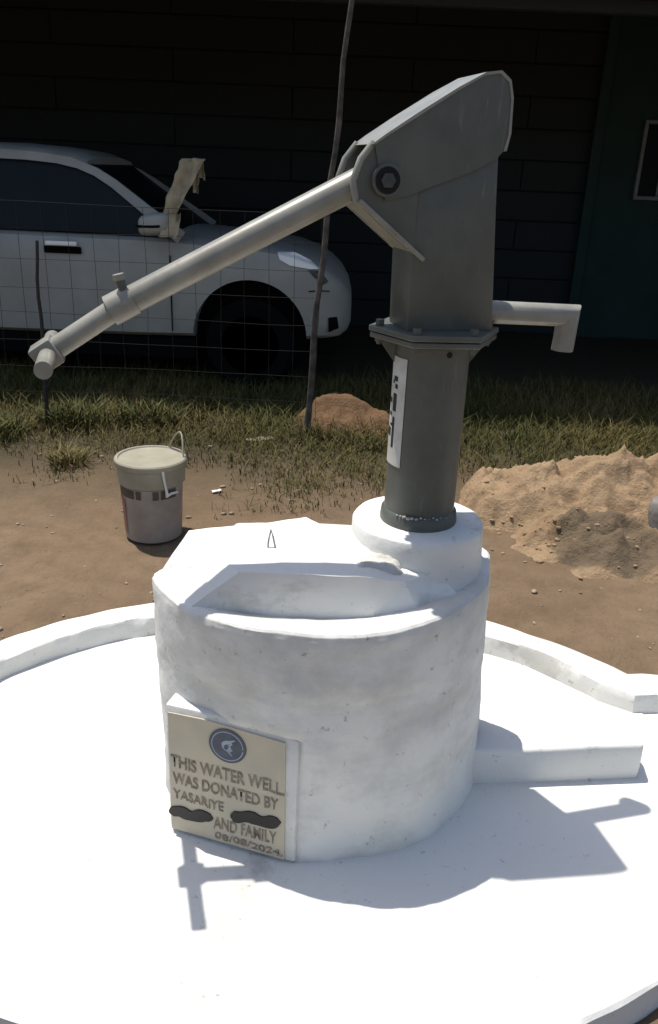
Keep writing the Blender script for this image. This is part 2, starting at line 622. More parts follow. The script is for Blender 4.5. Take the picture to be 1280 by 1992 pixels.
# roof skin
bm = bmesh.new()
RP = [(-1.70, 1.462), (-1.80, 1.497), (-2.0, 1.520), (-2.30, 1.535), (-2.65, 1.53), (-2.95, 1.505), (-3.02, 1.47)]
rr = []
for x, z in RP:
    w = gy(z) + 0.012
    rr.append([bm.verts.new(cp(x, y, zz)) for y, zz in ((-w, z - 0.05), (-w - 0.004, z - 0.02), (-w + 0.03, z), (-w * 0.5, z + 0.022), (0, z + 0.028), (w * 0.5, z + 0.022), (w - 0.03, z), (w + 0.004, z - 0.02), (w, z - 0.05))])
for i in range(len(rr) - 1):
    for k in range(8):
        bm.faces.new((rr[i][k], rr[i][k + 1], rr[i + 1][k + 1], rr[i + 1][k]))
bm.faces.new(rr[0])
bm.faces.new(rr[-1][::-1])
bm_obj('roof', bm, 'car', car, 50)


def strip(name, pts, w, mat, dy=0.0, thick=0.02, parent=car):
    """flat pillar strip that follows the glass on both flanks"""
    for sy in (-1, 1):
        bm = bmesh.new()
        rows = []
        for i, (x, z) in enumerate(pts):
            a = Vector(pts[max(i - 1, 0)])
            c = Vector(pts[min(i + 1, len(pts) - 1)])
            t = (c - a).normalized()
            nrm = Vector((-t.y, t.x))
            ww = (w[i] if hasattr(w, '__len__') else w) * (1.0 if sy < 0 else 0.6)
            q = []
            for s in (-0.5, 0.5):
                px, pz = x + nrm.x * ww * s, z + nrm.y * ww * s
                for d in (-0.01, thick if sy < 0 else 0.012):
                    q.append(bm.verts.new(cp(px, sy * (gy(pz) - 0.013 + d + dy), pz)))
            rows.append(q)
        for i in range(len(rows) - 1):
            a, b = rows[i], rows[i + 1]
            for k, l in ((0, 1), (1, 3), (3, 2), (2, 0)):
                bm.faces.new((a[k], a[l], b[l], b[k]))
        bm.faces.new([rows[0][k] for k in (0, 1, 3, 2)])
        bm.faces.new([rows[-1][k] for k in (0, 2, 3, 1)])
        bm_obj(name, bm, mat, parent, 40)


strip('front_pillar', [(-1.06, 1.01), (-1.30, 1.175), (-1.52, 1.328), (-1.64, 1.395), (-1.76, 1.437), (-1.90, 1.461), (-2.1, 1.474), (-2.4, 1.478), (-2.7, 1.470), (-2.95, 1.442)], [0.085, 0.065, 0.055, 0.052, 0.05, 0.046, 0.044, 0.044, 0.044, 0.044], 'car')
strip('centre_pillar', [(-2.38, 1.0), (-2.36, 1.47)], 0.075, 'car', 0.003)
strip('rear_pillar', [(-3.76, 1.0), (-3.35, 1.27), (-2.97, 1.48)], 0.16, 'car', 0.004)
# door: shut lines as narrow dark channels and a pull handle
for xs_ in (-1.13, -2.37):
    bm = bmesh.new()
    add_tube(bm, [cp(xs_, -0.8355 + (0.03 if z > .95 else 0.004 if z < .45 else 0.0), z) for z in (0.40, 0.55, 0.70, 0.82, 0.90)], 0.005, 6)
    bm_obj('door_shut_line', bm, 'rubber', car)
dh = box('door_handle', cp(-1.95, -0.868, 0.935), cp(-1.74, -0.842, 0.966), 'lamp', car, 0.01)
box('handle_recess_shade', cp(-1.97, -0.842, 0.885), cp(-1.72, -0.828, 0.93), 'rubber', car, 0.006)  # black plate painted in for the shadow beneath the door handle
# mirror housing
mir = bpy.data.objects.new('mirror', None)
COL.objects.link(mir)
mir.parent = car
mir.location = cp(-1.20, -0.93, 1.10)
bm = bmesh.new()
bmesh.ops.create_icosphere(bm, subdivisions=3, radius=1.0)
for v in bm.verts:
    x, y, z_ = v.co
    v.co = Vector((math.copysign(abs(x) ** 0.6, x) * 0.105, math.copysign(abs(y) ** 0.7, y) * 0.10, math.copysign(abs(z_) ** 0.6, z_) * 0.068))
    v.co.z += 0.012 * (v.co.x / 0.1)
bm_obj('housing', bm, 'car', mir, 50)
bm = bmesh.new()
add_tube(bm, [(-0.113, -0.03, -0.012), (-0.09, -0.09, -0.012), (0.0, -0.102, -0.01), (0.05, -0.098, -0.006)], 0.008, 8)
bm_obj('seam', bm, 'rubber', mir, 40)
tube('stalk', [(0.02, 0.04, -0.03), (0.07, 0.18, -0.075)], 0.022, 'rubber', mir, 10)
# headlight, lower lens, bumper seam, raised wiper
def patch(name, outline, mat, dpt, zshift=0):
    """curved plate that hugs the flank of the nose: outline in (x,z), y looked up from the body stations"""
    def yy(x, z):
        for i in range(len(ST) - 1):
            if ST[i][0] >= x >= ST[i + 1][0]:
                f = (ST[i][0] - x) / (ST[i][0] - ST[i + 1][0])
                w = ST[i][1] * (1 - f) + ST[i + 1][1] * f
                b = ST[i][3] * (1 - f) + ST[i + 1][3] * f
                s = ST[i][2] * (1 - f) + ST[i + 1][2] * f
                break
        else:
            w, b, s = 0.45, 0.62, 0.42
        q = max(0.0, min(1.0, (z - s) / (b - s)))
        k = 1.0 if q < 0.72 else 1.0 - 0.015 * (q - 0.72) / 0.16 if q < 0.88 else 0.985 - 0.03 * (q - 0.88) / 0.09 if q < 0.97 else 0.955 - 0.055 * (q - 0.97) / 0.03
        return w * k
    bm = bmesh.new()
    cxx = sum(p[0] for p in outline) / len(outline)
    czz = sum(p[1] for p in outline) / len(outline)
    R = 5
    rows = []
    for r in range(1, R + 1):
        f = r / R
        rows.append([bm.verts.new(cp(cxx + (x - cxx) * f, -yy(cxx + (x - cxx) * f, czz + (z - czz) * f) - dpt * (1 - 0.5 * f * f) , czz + (z - czz) * f)) for x, z in outline])
    rows.append([bm.verts.new(cp(x, -yy(x, z) + 0.02, z)) for x, z in outline])
    c0 = bm.verts.new(cp(cxx, -yy(cxx, czz) - dpt, czz))
    m_ = len(outline)
    for k in range(m_):
        bm.faces.new((c0, rows[0][k], rows[0][(k + 1) % m_]))
        for r in range(len(rows) - 1):
            bm.faces.new((rows[r][k], rows[r + 1][k], rows[r + 1][(k + 1) % m_], rows[r][(k + 1) % m_]))
    return bm_obj(name, bm, mat, car, 50)


def densify(poly, k=4):
    o = []
    for i in range(len(poly)):
        a, b = poly[i], poly[(i + 1) % len(poly)]
        for j in range(k):
            f = j / k
            o.append((a[0] * (1 - f) + b[0] * f, a[1] * (1 - f) + b[1] * f))
    return o


patch('headlight', densify([(-0.42, 0.945), (-0.30, 0.945), (-0.20, 0.90), (-0.13, 0.845), (-0.20, 0.845), (-0.33, 0.865), (-0.40, 0.90)]), 'lamp', 0.016)
patch('indicator_lens', densify([(-0.21, 0.838), (-0.135, 0.835), (-0.07, 0.765), (-0.10, 0.745), (-0.16, 0.79)]), 'lamp_dark', 0.014)
patch('fog_lamp', densify([(-0.06, 0.52), (0.0, 0.52), (0.015, 0.44), (-0.055, 0.42)]), 'rubber', 0.012)
tube('bumper_seam', [cp(-0.20, -0.803, 0.70), cp(-0.12, -0.785, 0.705), cp(-0.06, -0.752, 0.70)], 0.004, 'rubber', car, 6)
tube('wiper', [cp(-1.10, -0.62, 1.04), cp(-1.09, -0.72, 1.20), cp(-0.985, -0.80, 1.50)], 0.008, 'rubber', car, 8)

# ------------------------------------------------------------------ cloth over the mirror and the raised wiper
cl = thing('cloth', 'crumpled yellowish cloth hung on the raised wiper above the car mirror', 'cloth', (-1.15, 5.60, 1.05))


def sheet(name, rows, parent, mat='cloth', thick=0.006, nu=9, amp=0.012):
    """rows: (left point, right point); folds run along the length"""
    V, F = [], []
    N = len(rows)
    sub = 4
    path = []
    for i in range(N - 1):
        for s in range(sub):
            f = s / sub
            path.append((Vector(rows[i][0]).lerp(Vector(rows[i + 1][0]), f), Vector(rows[i][1]).lerp(Vector(rows[i + 1][1]), f)))
    path.append((Vector(rows[-1][0]), Vector(rows[-1][1])))
    for side in (0, 1):
        for i, (a, b) in enumerate(path):
            for k in range(nu):
                u = k / (nu - 1)
                p = a.lerp(b, u)
                w = amp * math.sin(u * 9.5 + i * 0.25) + amp * 0.8 * noise.noise(Vector((u * 3, i * 0.25, 2.0)))
                cr = 0.014 * noise.noise(Vector((u * 2.4 + 7, i * 0.33, 1.0)))
                V.append((p.x + 0.4 * w + cr, p.y + w + 2.2 * cr + side * thick, p.z + 0.010 * noise.noise(Vector((u * 4.0, i * 0.4, 6.0)))))
    n_ = len(path)
    for side in (0, 1):
        o = side * n_ * nu
        for i in range(n_ - 1):
            for k in range(nu - 1):
                q = (o + i * nu + k, o + i * nu + k + 1, o + (i + 1) * nu + k + 1, o + (i + 1) * nu + k)
                F.append(q if side == 0 else q[::-1])
    o = n_ * nu
    for i in range(n_ - 1):
        F.append((i * nu, (i + 1) * nu, o + (i + 1) * nu, o + i * nu))
        F.append(((i + 1) * nu - 1, o + (i + 1) * nu - 1, o + (i + 2) * nu - 1, (i + 2) * nu - 1))
    for k in range(nu - 1):
        F.append((k, o + k, o + k + 1, k + 1))
        e = (n_ - 1) * nu
        F.append((e + k, e + k + 1, o + e + k + 1, o + e + k))
    return mesh_obj(name, V, F, mat, parent, 60)


def clp(x, y, z):
    return (x + 1.15, y - 5.60, z - 1.05)


sheet('front_fold', [(clp(-1.172, 5.58, 1.085), clp(-1.060, 5.58, 1.10)), (clp(-1.165, 5.59, 1.16), clp(-1.035, 5.59, 1.18)), (clp(-1.135, 5.62, 1.27), clp(-0.985, 5.62, 1.285)), (clp(-1.075, 5.65, 1.40), clp(-0.925, 5.65, 1.40)),
                     (clp(-1.035, 5.68, 1.475), clp(-0.905, 5.68, 1.482)), (clp(-1.02, 5.70, 1.498), clp(-0.898, 5.70, 1.502))], cl, amp=0.022)
sheet('back_fold', [(clp(-1.02, 5.715, 1.498), clp(-0.895, 5.715, 1.502)), (clp(-0.985, 5.74, 1.45), clp(-0.888, 5.74, 1.44)), (clp(-0.955, 5.75, 1.40), clp(-0.886, 5.75, 1.37))], cl)
sheet('hanging_corner', [(clp(-0.985, 5.69, 1.42), clp(-0.92, 5.69, 1.42)), (clp(-0.985, 5.70, 1.35), clp(-0.925, 5.70, 1.33)), (clp(-0.96, 5.70, 1.30), clp(-0.925, 5.70, 1.29))], cl)
sheet('lower_fold', [(clp(-1.18, 5.55, 1.135), clp(-1.02, 5.58, 1.18)), (clp(-1.195, 5.535, 1.09), clp(-1.015, 5.54, 1.10)), (clp(-1.17, 5.525, 1.03), clp(-1.04, 5.53, 1.025))], cl, amp=0.018)

# ------------------------------------------------------------------ wire fence
FY = 4.7
fen = thing('wire_fence', 'wire mesh fence on crooked stick posts in front of the car', 'fence', (-1.8, FY, 0))


def fp(x, z, y=FY):
    return (x + 1.8, y - FY, z)


def crooked(name, base, top, r0, r1, mat, amp=0.012, n=14, seed=0):
    pts, rad = [], []
    for i in range(n):
        f = i / (n - 1)
        x = base[0] + (top[0] - base[0]) * f + amp * noise.noise(Vector((f * 4.5, seed, 0)))
        y = amp * 0.6 * noise.noise(Vector((f * 4.5, seed, 5)))
        z = base[1] + (top[1] - base[1]) * f
        pts.append((x + 1.8, y, z))
        rad.append((r0 + (r1 - r0) * f) * (1 + 0.22 * noise.noise(Vector((f * 11, seed, 9)))))
    bm = bmesh.new()
    add_tube(bm, pts, rad, 10)
    return bm_obj(name, bm, mat, fen, 60)


crooked('post', (-0.165, -0.08), (-0.005, 2.25), 0.020, 0.013, 'stick', 0.035, 18, 3.0)
crooked('post', (-1.70, -0.08), (-1.665, 1.05), 0.013, 0.009, 'rust', 0.012, 12, 8.0)
crooked('post', (-3.35, -0.08), (-3.30, 1.5), 0.022, 0.016, 'stick', 0.03, 12, 14.0)
bm = bmesh.new()
for i in range(9):
    zz = 0.06 + i * 0.148
    pts = []
    for k in range(41):
        x = -3.3 + k * (3.3 - 0.11) / 40
        pts.append(fp(x, zz + 0.012 * noise.noise(Vector((x * 1.4, i * 3.1, 0))), FY + 0.01 * noise.noise(Vector((x, i, 4)))))
    add_tube(bm, pts, 0.0013, 5, False)
for k in range(24):
    x0_ = -3.28 + k * 0.138
    pts = []
    for i in range(9):
        zz = 0.06 + i * 0.148
        pts.append(fp(x0_ + 0.012 * noise.noise(Vector((k * 2.3, zz * 1.7, 0))), zz, FY - 0.002))
    add_tube(bm, pts, 0.0013, 5, False)
wm = bm_obj('wire_mesh', bm, 'wire', fen, 60)
wm['kind'] = 'stuff'

# ------------------------------------------------------------------ apron of the well
apr = thing('well_apron', 'round white painted concrete apron with raised rim around the well', 'concrete apron', (ACX, ACY, 0))


def ap(x, y, z):
    return (x - ACX, y - ACY, z)


RIMH, RIMW = 0.065, 0.105
# floor: oval disc (rings) with slight unevenness
V, F = [], []
NR, NA = 34, 160
V.append((0, 0, 0.0))
for r in range(1, NR + 1):
    f = r / NR
    for k in range(NA):
        a = 2 * PI * k / NA
        x, y = (ARX - 0.04) * f * math.cos(a), (ARY - 0.04) * f * math.sin(a)
        V.append((x, y, 0.0035 * fbm(x * 4, y * 4, 3.0)))
for k in range(NA):
    V.append(((ARX - 0.04) * math.cos(2 * PI * k / NA), (ARY - 0.04) * math.sin(2 * PI * k / NA), -0.12))
for k in range(NA):
    F.append((0, 1 + k, 1 + (k + 1) % NA))
    for r in range(NR):
        a = 1 + r * NA
        F.append((a + k, a + NA + k, a + NA + (k + 1) % NA, a + (k + 1) % NA))
mesh_obj('floor_slab', V, F, 'apron', apr, 60)


def kerb(name, path, width, h, parent, mat='white', zb=-0.11, seed=0.0, cap=True):
    """path of outer-edge points (x,y) with inward normals computed from the left side; rounded top, rough plaster edges"""
    P = [Vector((p[0], p[1])) for p in path]
    bm = bmesh.new()
    rows = []
    for i, p in enumerate(P):
        t = (P[min(i + 1, len(P) - 1)] - P[max(i - 1, 0)]).normalized()
        nrm = Vector((-t.y, t.x))
        j = lambda s: 0.006 * noise.noise(Vector((p.x * 9 + s, p.y * 9, seed))) + 0.010 * noise.noise(Vector((p.x * 2.6 + s, p.y * 2.6, seed + 4)))
        prof = [(0.0, zb), (0.002, 0.0), (0.003, h - 0.006), (0.009, h), (0.33 * width, h + 0.002), (0.66 * width, h + 0.002), (width - 0.007, h), (width - 0.001, h - 0.006), (width + 0.002, h * 0.5), (width + 0.006, 0.0), (width + 0.007, -0.03)]
        row = []
        for q, (d, z_) in enumerate(prof):
            dd = d + j(q * 0.35)
            c = p + nrm * dd
            row.append(bm.verts.new(ap(c.x, c.y, z_ + (0.7 * j(q * 0.3 + 20) if z_ > 0.01 else 0))))
        rows.append(row)
    for i in range(len(rows) - 1):
        for k in range(len(rows[0]) - 1):
            bm.faces.new((rows[i][k], rows[i][k + 1], rows[i + 1][k + 1], rows[i + 1][k]))
    if cap:
        bm.faces.new(rows[0][::-1])
        bm.faces.new(rows[-1])
    return bm_obj(name, bm, mat, parent, 32)


def ell(deg, off=0.0):
    a = math.radians(deg)
    return (ACX + (ARX + off) * math.cos(a), ACY + (ARY + off) * math.sin(a))


rim_path = [(2.1 - i * 0.03, 2.172 - 0.012 * math.sin(i * 0.11)) for i in range(38)] + [ell(29.0 + i * (340 - 29.0) / 300) for i in range(301)]
kerb('rim', rim_path, RIMW, RIMH, apr)
# drain channel leaving to the right between two low kerbs
ex, ey = ell(340)
kerb('channel_kerb', [(ex - 0.02 + i * 0.03, ey - 0.02 + 0.02 * math.sin(i * 0.06)) for i in range(36)], 0.115, RIMH, apr, seed=9.0)
V, F = [], []
for j in range(13):
    for i in range(30):
        x = 0.96 + i * 0.04
        y = ey + 0.0 + j * (2.16 - ey) / 12
        V.append(ap(x, y, -0.0042 - 0.004 * i / 30 + 0.002 * fbm(x * 4, y * 4, 2)))
for j in range(12):
    for i in range(29):
        F.append((j * 30 + i, j * 30 + i + 1, (j + 1) * 30 + i + 1, (j + 1) * 30 + i))
mesh_obj('channel_floor', V, F, 'white', apr, 60)


def plaster_block(name, poly, z0, z1, parent, fn, mat, bev=0.008, sub=3, amp=0.004, seed=0.0):
    bm = bmesh.new()
    add_prism(bm, poly, fn, z0, z1)
    bmesh.ops.recalc_face_normals(bm, faces=bm.faces)
    bevel(bm, bev, 2)
    bmesh.ops.triangulate(bm, faces=[f for f in bm.faces if len(f.verts) > 4])
    bmesh.ops.subdivide_edges(bm, edges=[e for e in bm.edges if e.calc_length() > 0.03], cuts=sub, use_grid_fill=True)
    for v in bm.verts:
        c = v.co
        v.co = c + amp * Vector((noise.noise(c * 11 + Vector((seed, 0, 0))), noise.noise(c * 11 + Vector((seed, 5, 0))), noise.noise(c * 11 + Vector((seed, 0, 5)))))
    return bm_obj(name, bm, mat, parent, 45)


# low platform below the spout where the buckets stand
plaster_block('bucket_platform', [(0.36, 1.715), (0.855, 1.770), (0.862, 1.84), (0.85, 1.90), (0.40, 1.90)], -0.02, 0.108, apr, lambda a, b, d: ap(a, b, d), 'white', 0.009)

# ------------------------------------------------------------------ pedestal
PCX, PCY = -0.02, 1.84
ped = thing('well_pedestal', 'thick white painted round concrete pedestal carrying the hand pump', 'pedestal', (PCX, PCY, 0))


def pp(x, y, z):
    return (x - PCX, y - PCY, z)


PB0, PB1 = Vector((-0.341, 1.515, 0)), Vector((-0.064, 1.430, 0))
pu = (PB1 - PB0).normalized()
pn = Vector((pu.y, -pu.x, 0))                 # faces the camera
PW, PH = (PB1 - PB0).length, 0.348
prof = [(0.406, -0.02), (0.405, 0.05), (0.407, 0.15), (0.411, 0.28), (0.4135, 0.37), (0.415, 0.42), (0.416, 0.435), (0.417, 0.45), (0.419, 0.52), (0.419, 0.59), (0.4165, 0.604), (0.411, 0.609), (0.395, 0.610), (0.375, 0.606), (0.335, 0.594), (0.312, 0.588)]
V, F = [], []
NA = 240
rows_p = []
full = []
for i in range(len(prof) - 1):
    for s in range(5):
        f = s / 5
        full.append((prof[i][0] * (1 - f) + prof[i + 1][0] * f, prof[i][1] * (1 - f) + prof[i + 1][1] * f))
full.append(prof[-1])
for f in (0.75, 0.5, 0.25):
    full.append((0.312 * f, 0.588))
for (r, z_) in full:
    for k in range(NA):
        a = 2 * PI * k / NA
        c, s = math.cos(a), math.sin(a)
        ysc = 1.0 if s < 0 else 0.36
        p = Vector((c * 1.0, s, z_))
        w = 0.009 * noise.noise(Vector((c * 2.2, s * 2.2, z_ * 4))) + 0.0055 * noise.noise(Vector((c * 6, s * 6, z_ * 11))) + 0.0022 * noise.noise(Vector((c * 19, s * 19, z_ * 40)))
        w *= min(1, r / 0.38)
        zz = z_ + (0.004 * fbm(c * r * 6, s * r * 6, 4) if z_ > 0.586 else 0)
        q = Vector(((r + w) * c + PCX, (r + w) * s * ysc + PCY, 0)) - PB0
        e1 = Vector((0.082, 0.165, 0)).normalized()               # straight cut across the rear left of the block
        out = (q + PB0 - Vector((-0.402, 1.635, 0))).dot(Vector((-e1.y, e1.x, 0)))
        if out > 0:
            q -= Vector((-e1.y, e1.x, 0)) * out
        du, dd = q.dot(pu) / PW, q.dot(pn)
        if -0.02 < du < 1.09 and dd > -0.012 and zz < 0.352:
            q -= pn * (dd + 0.012)
        V.append((q.x + PB0.x - PCX + 0.040 * (1 - z_ / 0.6) * (c > 0) * c, q.y + PB0.y - PCY, zz))
R = len(full)
for i in range(R - 1):
    for k in range(NA):
        F.append((i * NA + k, i * NA + (k + 1) % NA, (i + 1) * NA + (k + 1) % NA, (i + 1) * NA + k))
V.append((0, 0, 0.588))
for k in range(NA):
    F.append(((R - 1) * NA + k, (R - 1) * NA + (k + 1) % NA, len(V) - 1))
mesh_obj('drum', V, F, 'drum', ped, 40)

# raised step on the top of the drum: flat top, sloped left flank, upright front
bm = bmesh.new()
ZT = 0.688
top = [(-0.322, 1.735, ZT), (-0.18, 1.785, ZT + 0.002), (-0.055, 1.828, ZT + 0.004), (-0.012, 1.795, ZT - 0.004), (0.09, 1.80, ZT - 0.004), (0.20, 1.78, ZT - 0.010), (0.255, 1.655, 0.640), (0.170, 1.590, 0.655), (0.095, 1.552, ZT - 0.010), (0.0, 1.540, ZT), (-0.182, 1.528, ZT)]
low = [(-0.352, 1.735, 0.590), (-0.26, 1.87, 0.590), (-0.06, 1.94, 0.590), (0.0, 1.92, 0.590), (0.09, 1.91, 0.590), (0.30, 1.80, 0.590), (0.31, 1.625, 0.585), (0.210, 1.565, 0.578), (0.105, 1.542, 0.578), (0.0, 1.531, 0.578), (-0.225, 1.510, 0.580)]
left_extra_low = [(-0.300, 1.515, 0.598), (-0.385, 1.632, 0.600)]
T = [bm.verts.new(pp(*p)) for p in top]
L = [bm.verts.new(pp(*p)) for p in low]
X = [bm.verts.new(pp(*p)) for p in left_extra_low]
bm.faces.new(T)
n = len(T)
for i in range(n - 1):
    bm.faces.new((T[i], T[i + 1], L[i + 1], L[i]))
bm.faces.new((T[n - 1], L[n - 1], X[0]))
bm.faces.new((T[n - 1], X[0], X[1]))
bm.faces.new((T[n - 1], X[1], T[0]))
bm.faces.new((T[0], X[1], L[0]))
bmesh.ops.recalc_face_normals(bm, faces=bm.faces)
bmesh.ops.triangulate(bm, faces=bm.faces[:])
bmesh.ops.subdivide_edges(bm, edges=bm.edges[:], cuts=5, use_grid_fill=True)
for v in bm.verts:
    c = v.co.copy()
    v.co.z += 0.005 * noise.noise(c * 9) + 0.0025 * noise.noise(c * 28)
    v.co.y += 0.004 * noise.noise(c * 13 + Vector((4, 0, 0)))
bm_obj('raised_step', bm, 'white', ped, 30)

# round collar that grips the pump pipe
PX, PY = 0.21, 1.79
cprof = [(0.166, 0.595), (0.160, 0.615), (0.1565, 0.635), (0.155, 0.66), (0.1535, 0.69), (0.1528, 0.7145), (0.1505, 0.7185), (0.146, 0.720), (0.12, 0.720), (0.07, 0.721)]
co = lathe('pipe_collar', cprof, 'white', ped, 80, pp(PX, PY, 0), 40, wob=0.004)
# rough mortar patch between the step and the collar
bm = bmesh.new()
RW = 22
for j in range(RW):
    for i in range(RW):
        u, v_ = i / (RW - 1), j / (RW - 1)
        x = 0.02 + u * 0.19
        y = 1.555 + v_ * 0.11 + 0.05 * u
        h = 0.690 - 0.032 * sst(0.3, 1.0, u) * (1 - 0.8 * v_) + 0.012 * fbm(x * 30, y * 30, 2.2, 5)
        edge = min(u, 1 - u, v_, 1 - v_)
        h -= 0.05 * (1 - sst(0.0, 0.30, edge + 0.25 * fbm(x * 18, y * 18, 7.0, 3)))
        bm.verts.new(pp(x, y, h))
bm.verts.ensure_lookup_table()
for j in range(RW - 1):
    for i in range(RW - 1):
        bm.faces.new([bm.verts[q] for q in (j * RW + i, j * RW + i + 1, (j + 1) * RW + i + 1, (j + 1) * RW + i)])
bm_obj('mortar_patch', bm, 'rough_plaster', ped, 50)
# small bent wire loop sticking out of the step
hx, hy, hz = -0.125, 1.655, 0.686
tube('wire_loop', [pp(hx - 0.008, hy - 0.004, hz - 0.01), pp(hx - 0.006, hy, hz + 0.022), pp(hx - 0.001, hy + 0.003, hz + 0.046), pp(hx + 0.004, hy, hz + 0.03), pp(hx + 0.010, hy - 0.005, hz + 0.004), pp(hx + 0.013, hy - 0.008, hz - 0.008)], 0.0022, 'weld', ped, 8)

# ------------------------------------------------------------------ plaque (part of the pedestal) with lettering


def pq(u, v, d):
    """u,v in 0..1 over the panel (v down), d outwards"""
    q = PB0 + pu * (u * PW) + pn * d
    return Vector(pp(q.x, q.y, 0.006 + PH * (1 - v)))


bm = bmesh.new()
add_prism(bm, [(-0.02, 1.0), (1.07, 1.0), (1.07, 0.025), (0.99, 0.005), (0.5, -0.03), (-0.02, -0.02)], lambda a, b, d: pq(a, b, d), -0.085, 0.0)
bmesh.ops.recalc_face_normals(bm, faces=bm.faces)
bevel(bm, 0.006, 2)
plq = bm_obj('plaque', bm, 'drum', ped, 40)
plq['label'] = 'hand lettered plaque panel set in the pedestal'
bm = bmesh.new()
add_prism(bm, [(0.0, 0.985), (0.985, 0.985), (0.975, 0.05), (0.66, 0.035), (0.3, 0.02), (0.01, 0.03)], lambda a, b, d: pq(a, b, d), -0.004, 0.004)
bm_obj('painted_panel', bm, 'plaque', plq)


def letters(txt, u0, u1, v0, v1, slant=0.0, d=0.0055):
    cu = bpy.data.curves.new('lettering', 'FONT')
    cu.body = txt
    cu.size = 1.0
    cu.offset = 0.016
    cu.resolution_u = 3
    o = bpy.data.objects.new('lettering_tmp', cu)
    COL.objects.link(o)
    dg = bpy.context.evaluated_depsgraph_get()
    me = bpy.data.meshes.new_from_object(o.evaluated_get(dg))
    bpy.data.objects.remove(o, do_unlink=True)
    xs_ = [v.co.x for v in me.vertices]
    ys_ = [v.co.y for v in me.vertices]
    ax, bx, ay, by = min(xs_), max(xs_), min(ys_), max(ys_)
    vb = Vector
    for v in me.vertices:
        fu = (v.co.x - ax) / (bx - ax)
        fv = (v.co.y - ay) / (by - ay)
        wob = 0.010 * noise.noise(Vector((fu * 14, u0 * 9 + v0 * 31, 0.5)))
        u = u0 + (u1 - u0) * fu + 0.006 * noise.noise(Vector((fu * 20, fv * 2, v0 * 9)))
        vv = v1 + (v0 - v1) * fv + slant * fu + wob
        v.co = pq(u, vv, d)
    me.materials.clear()
    me.materials.append(M['letters'])
    me.update()
    ob = bpy.data.objects.new('lettering', me)
    COL.objects.link(ob)
    ob.parent = plq
    return ob


letters('THIS WATER WELL.', 0.02, 0.975, 0.355, 0.455, 0.0)
letters('WAS DONATED BY', 0.03, 0.93, 0.495, 0.59, 0.0)
letters('YASARIYE', 0.03, 0.47, 0.632, 0.712, 0.01)
letters('AND FAMILY', 0.38, 0.92, 0.775, 0.875, -0.005)
letters('08/08/2024.', 0.39, 0.975, 0.905, 0.960, 0.0)


def stroke(name, pts, rad, mat, d0, d1):
    """flat stroke: outline of circles swept along (u,v) points, real thickness"""
    bm = bmesh.new()
    up, dn_ = [], []
    for i, (u, v) in enumerate(pts):
        a = pts[max(i - 1, 0)]
        c = pts[min(i + 1, len(pts) - 1)]
        t = Vector(((c[0] - a[0]) * PW, (c[1] - a[1]) * PH)).normalized()
        nn = Vector((-t.y, t.x))
        r = rad[i] if hasattr(rad, '__len__') else rad
        up.append((u + nn.x * r / PW, v + nn.y * r / PH))
        dn_.append((u - nn.x * r / PW, v - nn.y * r / PH))
    poly = up + dn_[::-1]
    add_prism(bm, poly, lambda a, b, d: pq(a, b, d), d0, d1)
    return bm_obj(name, bm, mat, plq)


def wavy(u0, v0, u1, v1, r, seed, n=16):
    pts, rad = [], []
    for i in range(n):
        f = i / (n - 1)
        pts.append((u0 + (u1 - u0) * f, v0 + (v1 - v0) * f + 0.010 * math.sin(f * 11 + seed)))
        e = min(f, 1 - f) * 2
        rad.append(r * (min(1.0, math.sqrt(max(0.02, 1 - (1 - min(1, e * 3.2)) ** 2))) + 0.12 * math.sin(f * 17 + seed)))
    return pts, rad


p_, r_ = wavy(0.53, 0.725, 0.955, 0.685, 0.0155, 0.5)  # black redaction bars over the names, added on top of the panel
stroke('redaction_stroke', p_, r_, 'scribble', 0.004, 0.0072)
p_, r_ = wavy(-0.012, 0.835, 0.375, 0.800, 0.0155, 2.1)
stroke('redaction_stroke', p_, r_, 'scribble', 0.004, 0.0072)
# round emblem with a pale swirl
ec, er = (0.51, 0.175), 0.0445
bm = bmesh.new()
add_prism(bm, [(ec[0] + er * math.cos(a) / PW, ec[1] + er * math.sin(a) / PH) for a in [2 * PI * k / 40 for k in range(40)]], lambda a, b, d: pq(a, b, d), 0.003, 0.0062)
bm_obj('emblem', bm, 'emblem', plq)


def eu(x, y):
    return (ec[0] + er * x / PW, ec[1] - er * y / PH)


def arc(cx, cy, r, a0, a1, n=14):
    return [eu(cx + r * math.cos(math.radians(a0 + (a1 - a0) * i / (n - 1))), cy + r * math.sin(math.radians(a0 + (a1 - a0) * i / (n - 1)))) for i in range(n)]


stroke('emblem_mark', arc(0.02, -0.02, 0.26, 30, 330), [0.003 + 0.002 * math.sin(i * 0.5) for i in range(14)], 'emblem_pale', 0.004, 0.0070)
stroke('emblem_mark', [eu(-0.30, 0.10), eu(-0.05, 0.24), eu(0.16, 0.30), eu(0.42, 0.46)], [0.002, 0.004, 0.004, 0.001], 'emblem_pale', 0.004, 0.0072)
stroke('emblem_mark', [eu(0.10, 0.12), eu(0.16, -0.08), eu(0.02, -0.22), eu(0.25, -0.52)], [0.002, 0.0035, 0.003, 0.001], 'emblem_pale', 0.004, 0.0074)
stroke('emblem_ring', arc(0, 0, 0.84, 0, 352, 48), 0.0012, 'emblem_pale', 0.004, 0.0068)

# ------------------------------------------------------------------ hand pump (local x = spout direction)
AZ = math.radians(15)
pump = thing('hand_pump', 'grey steel lever hand pump standing on the white pedestal', 'hand pump', (PX, PY, 0.60), AZ)


def hp(s, t, z):
    return (s, t, z - 0.60)


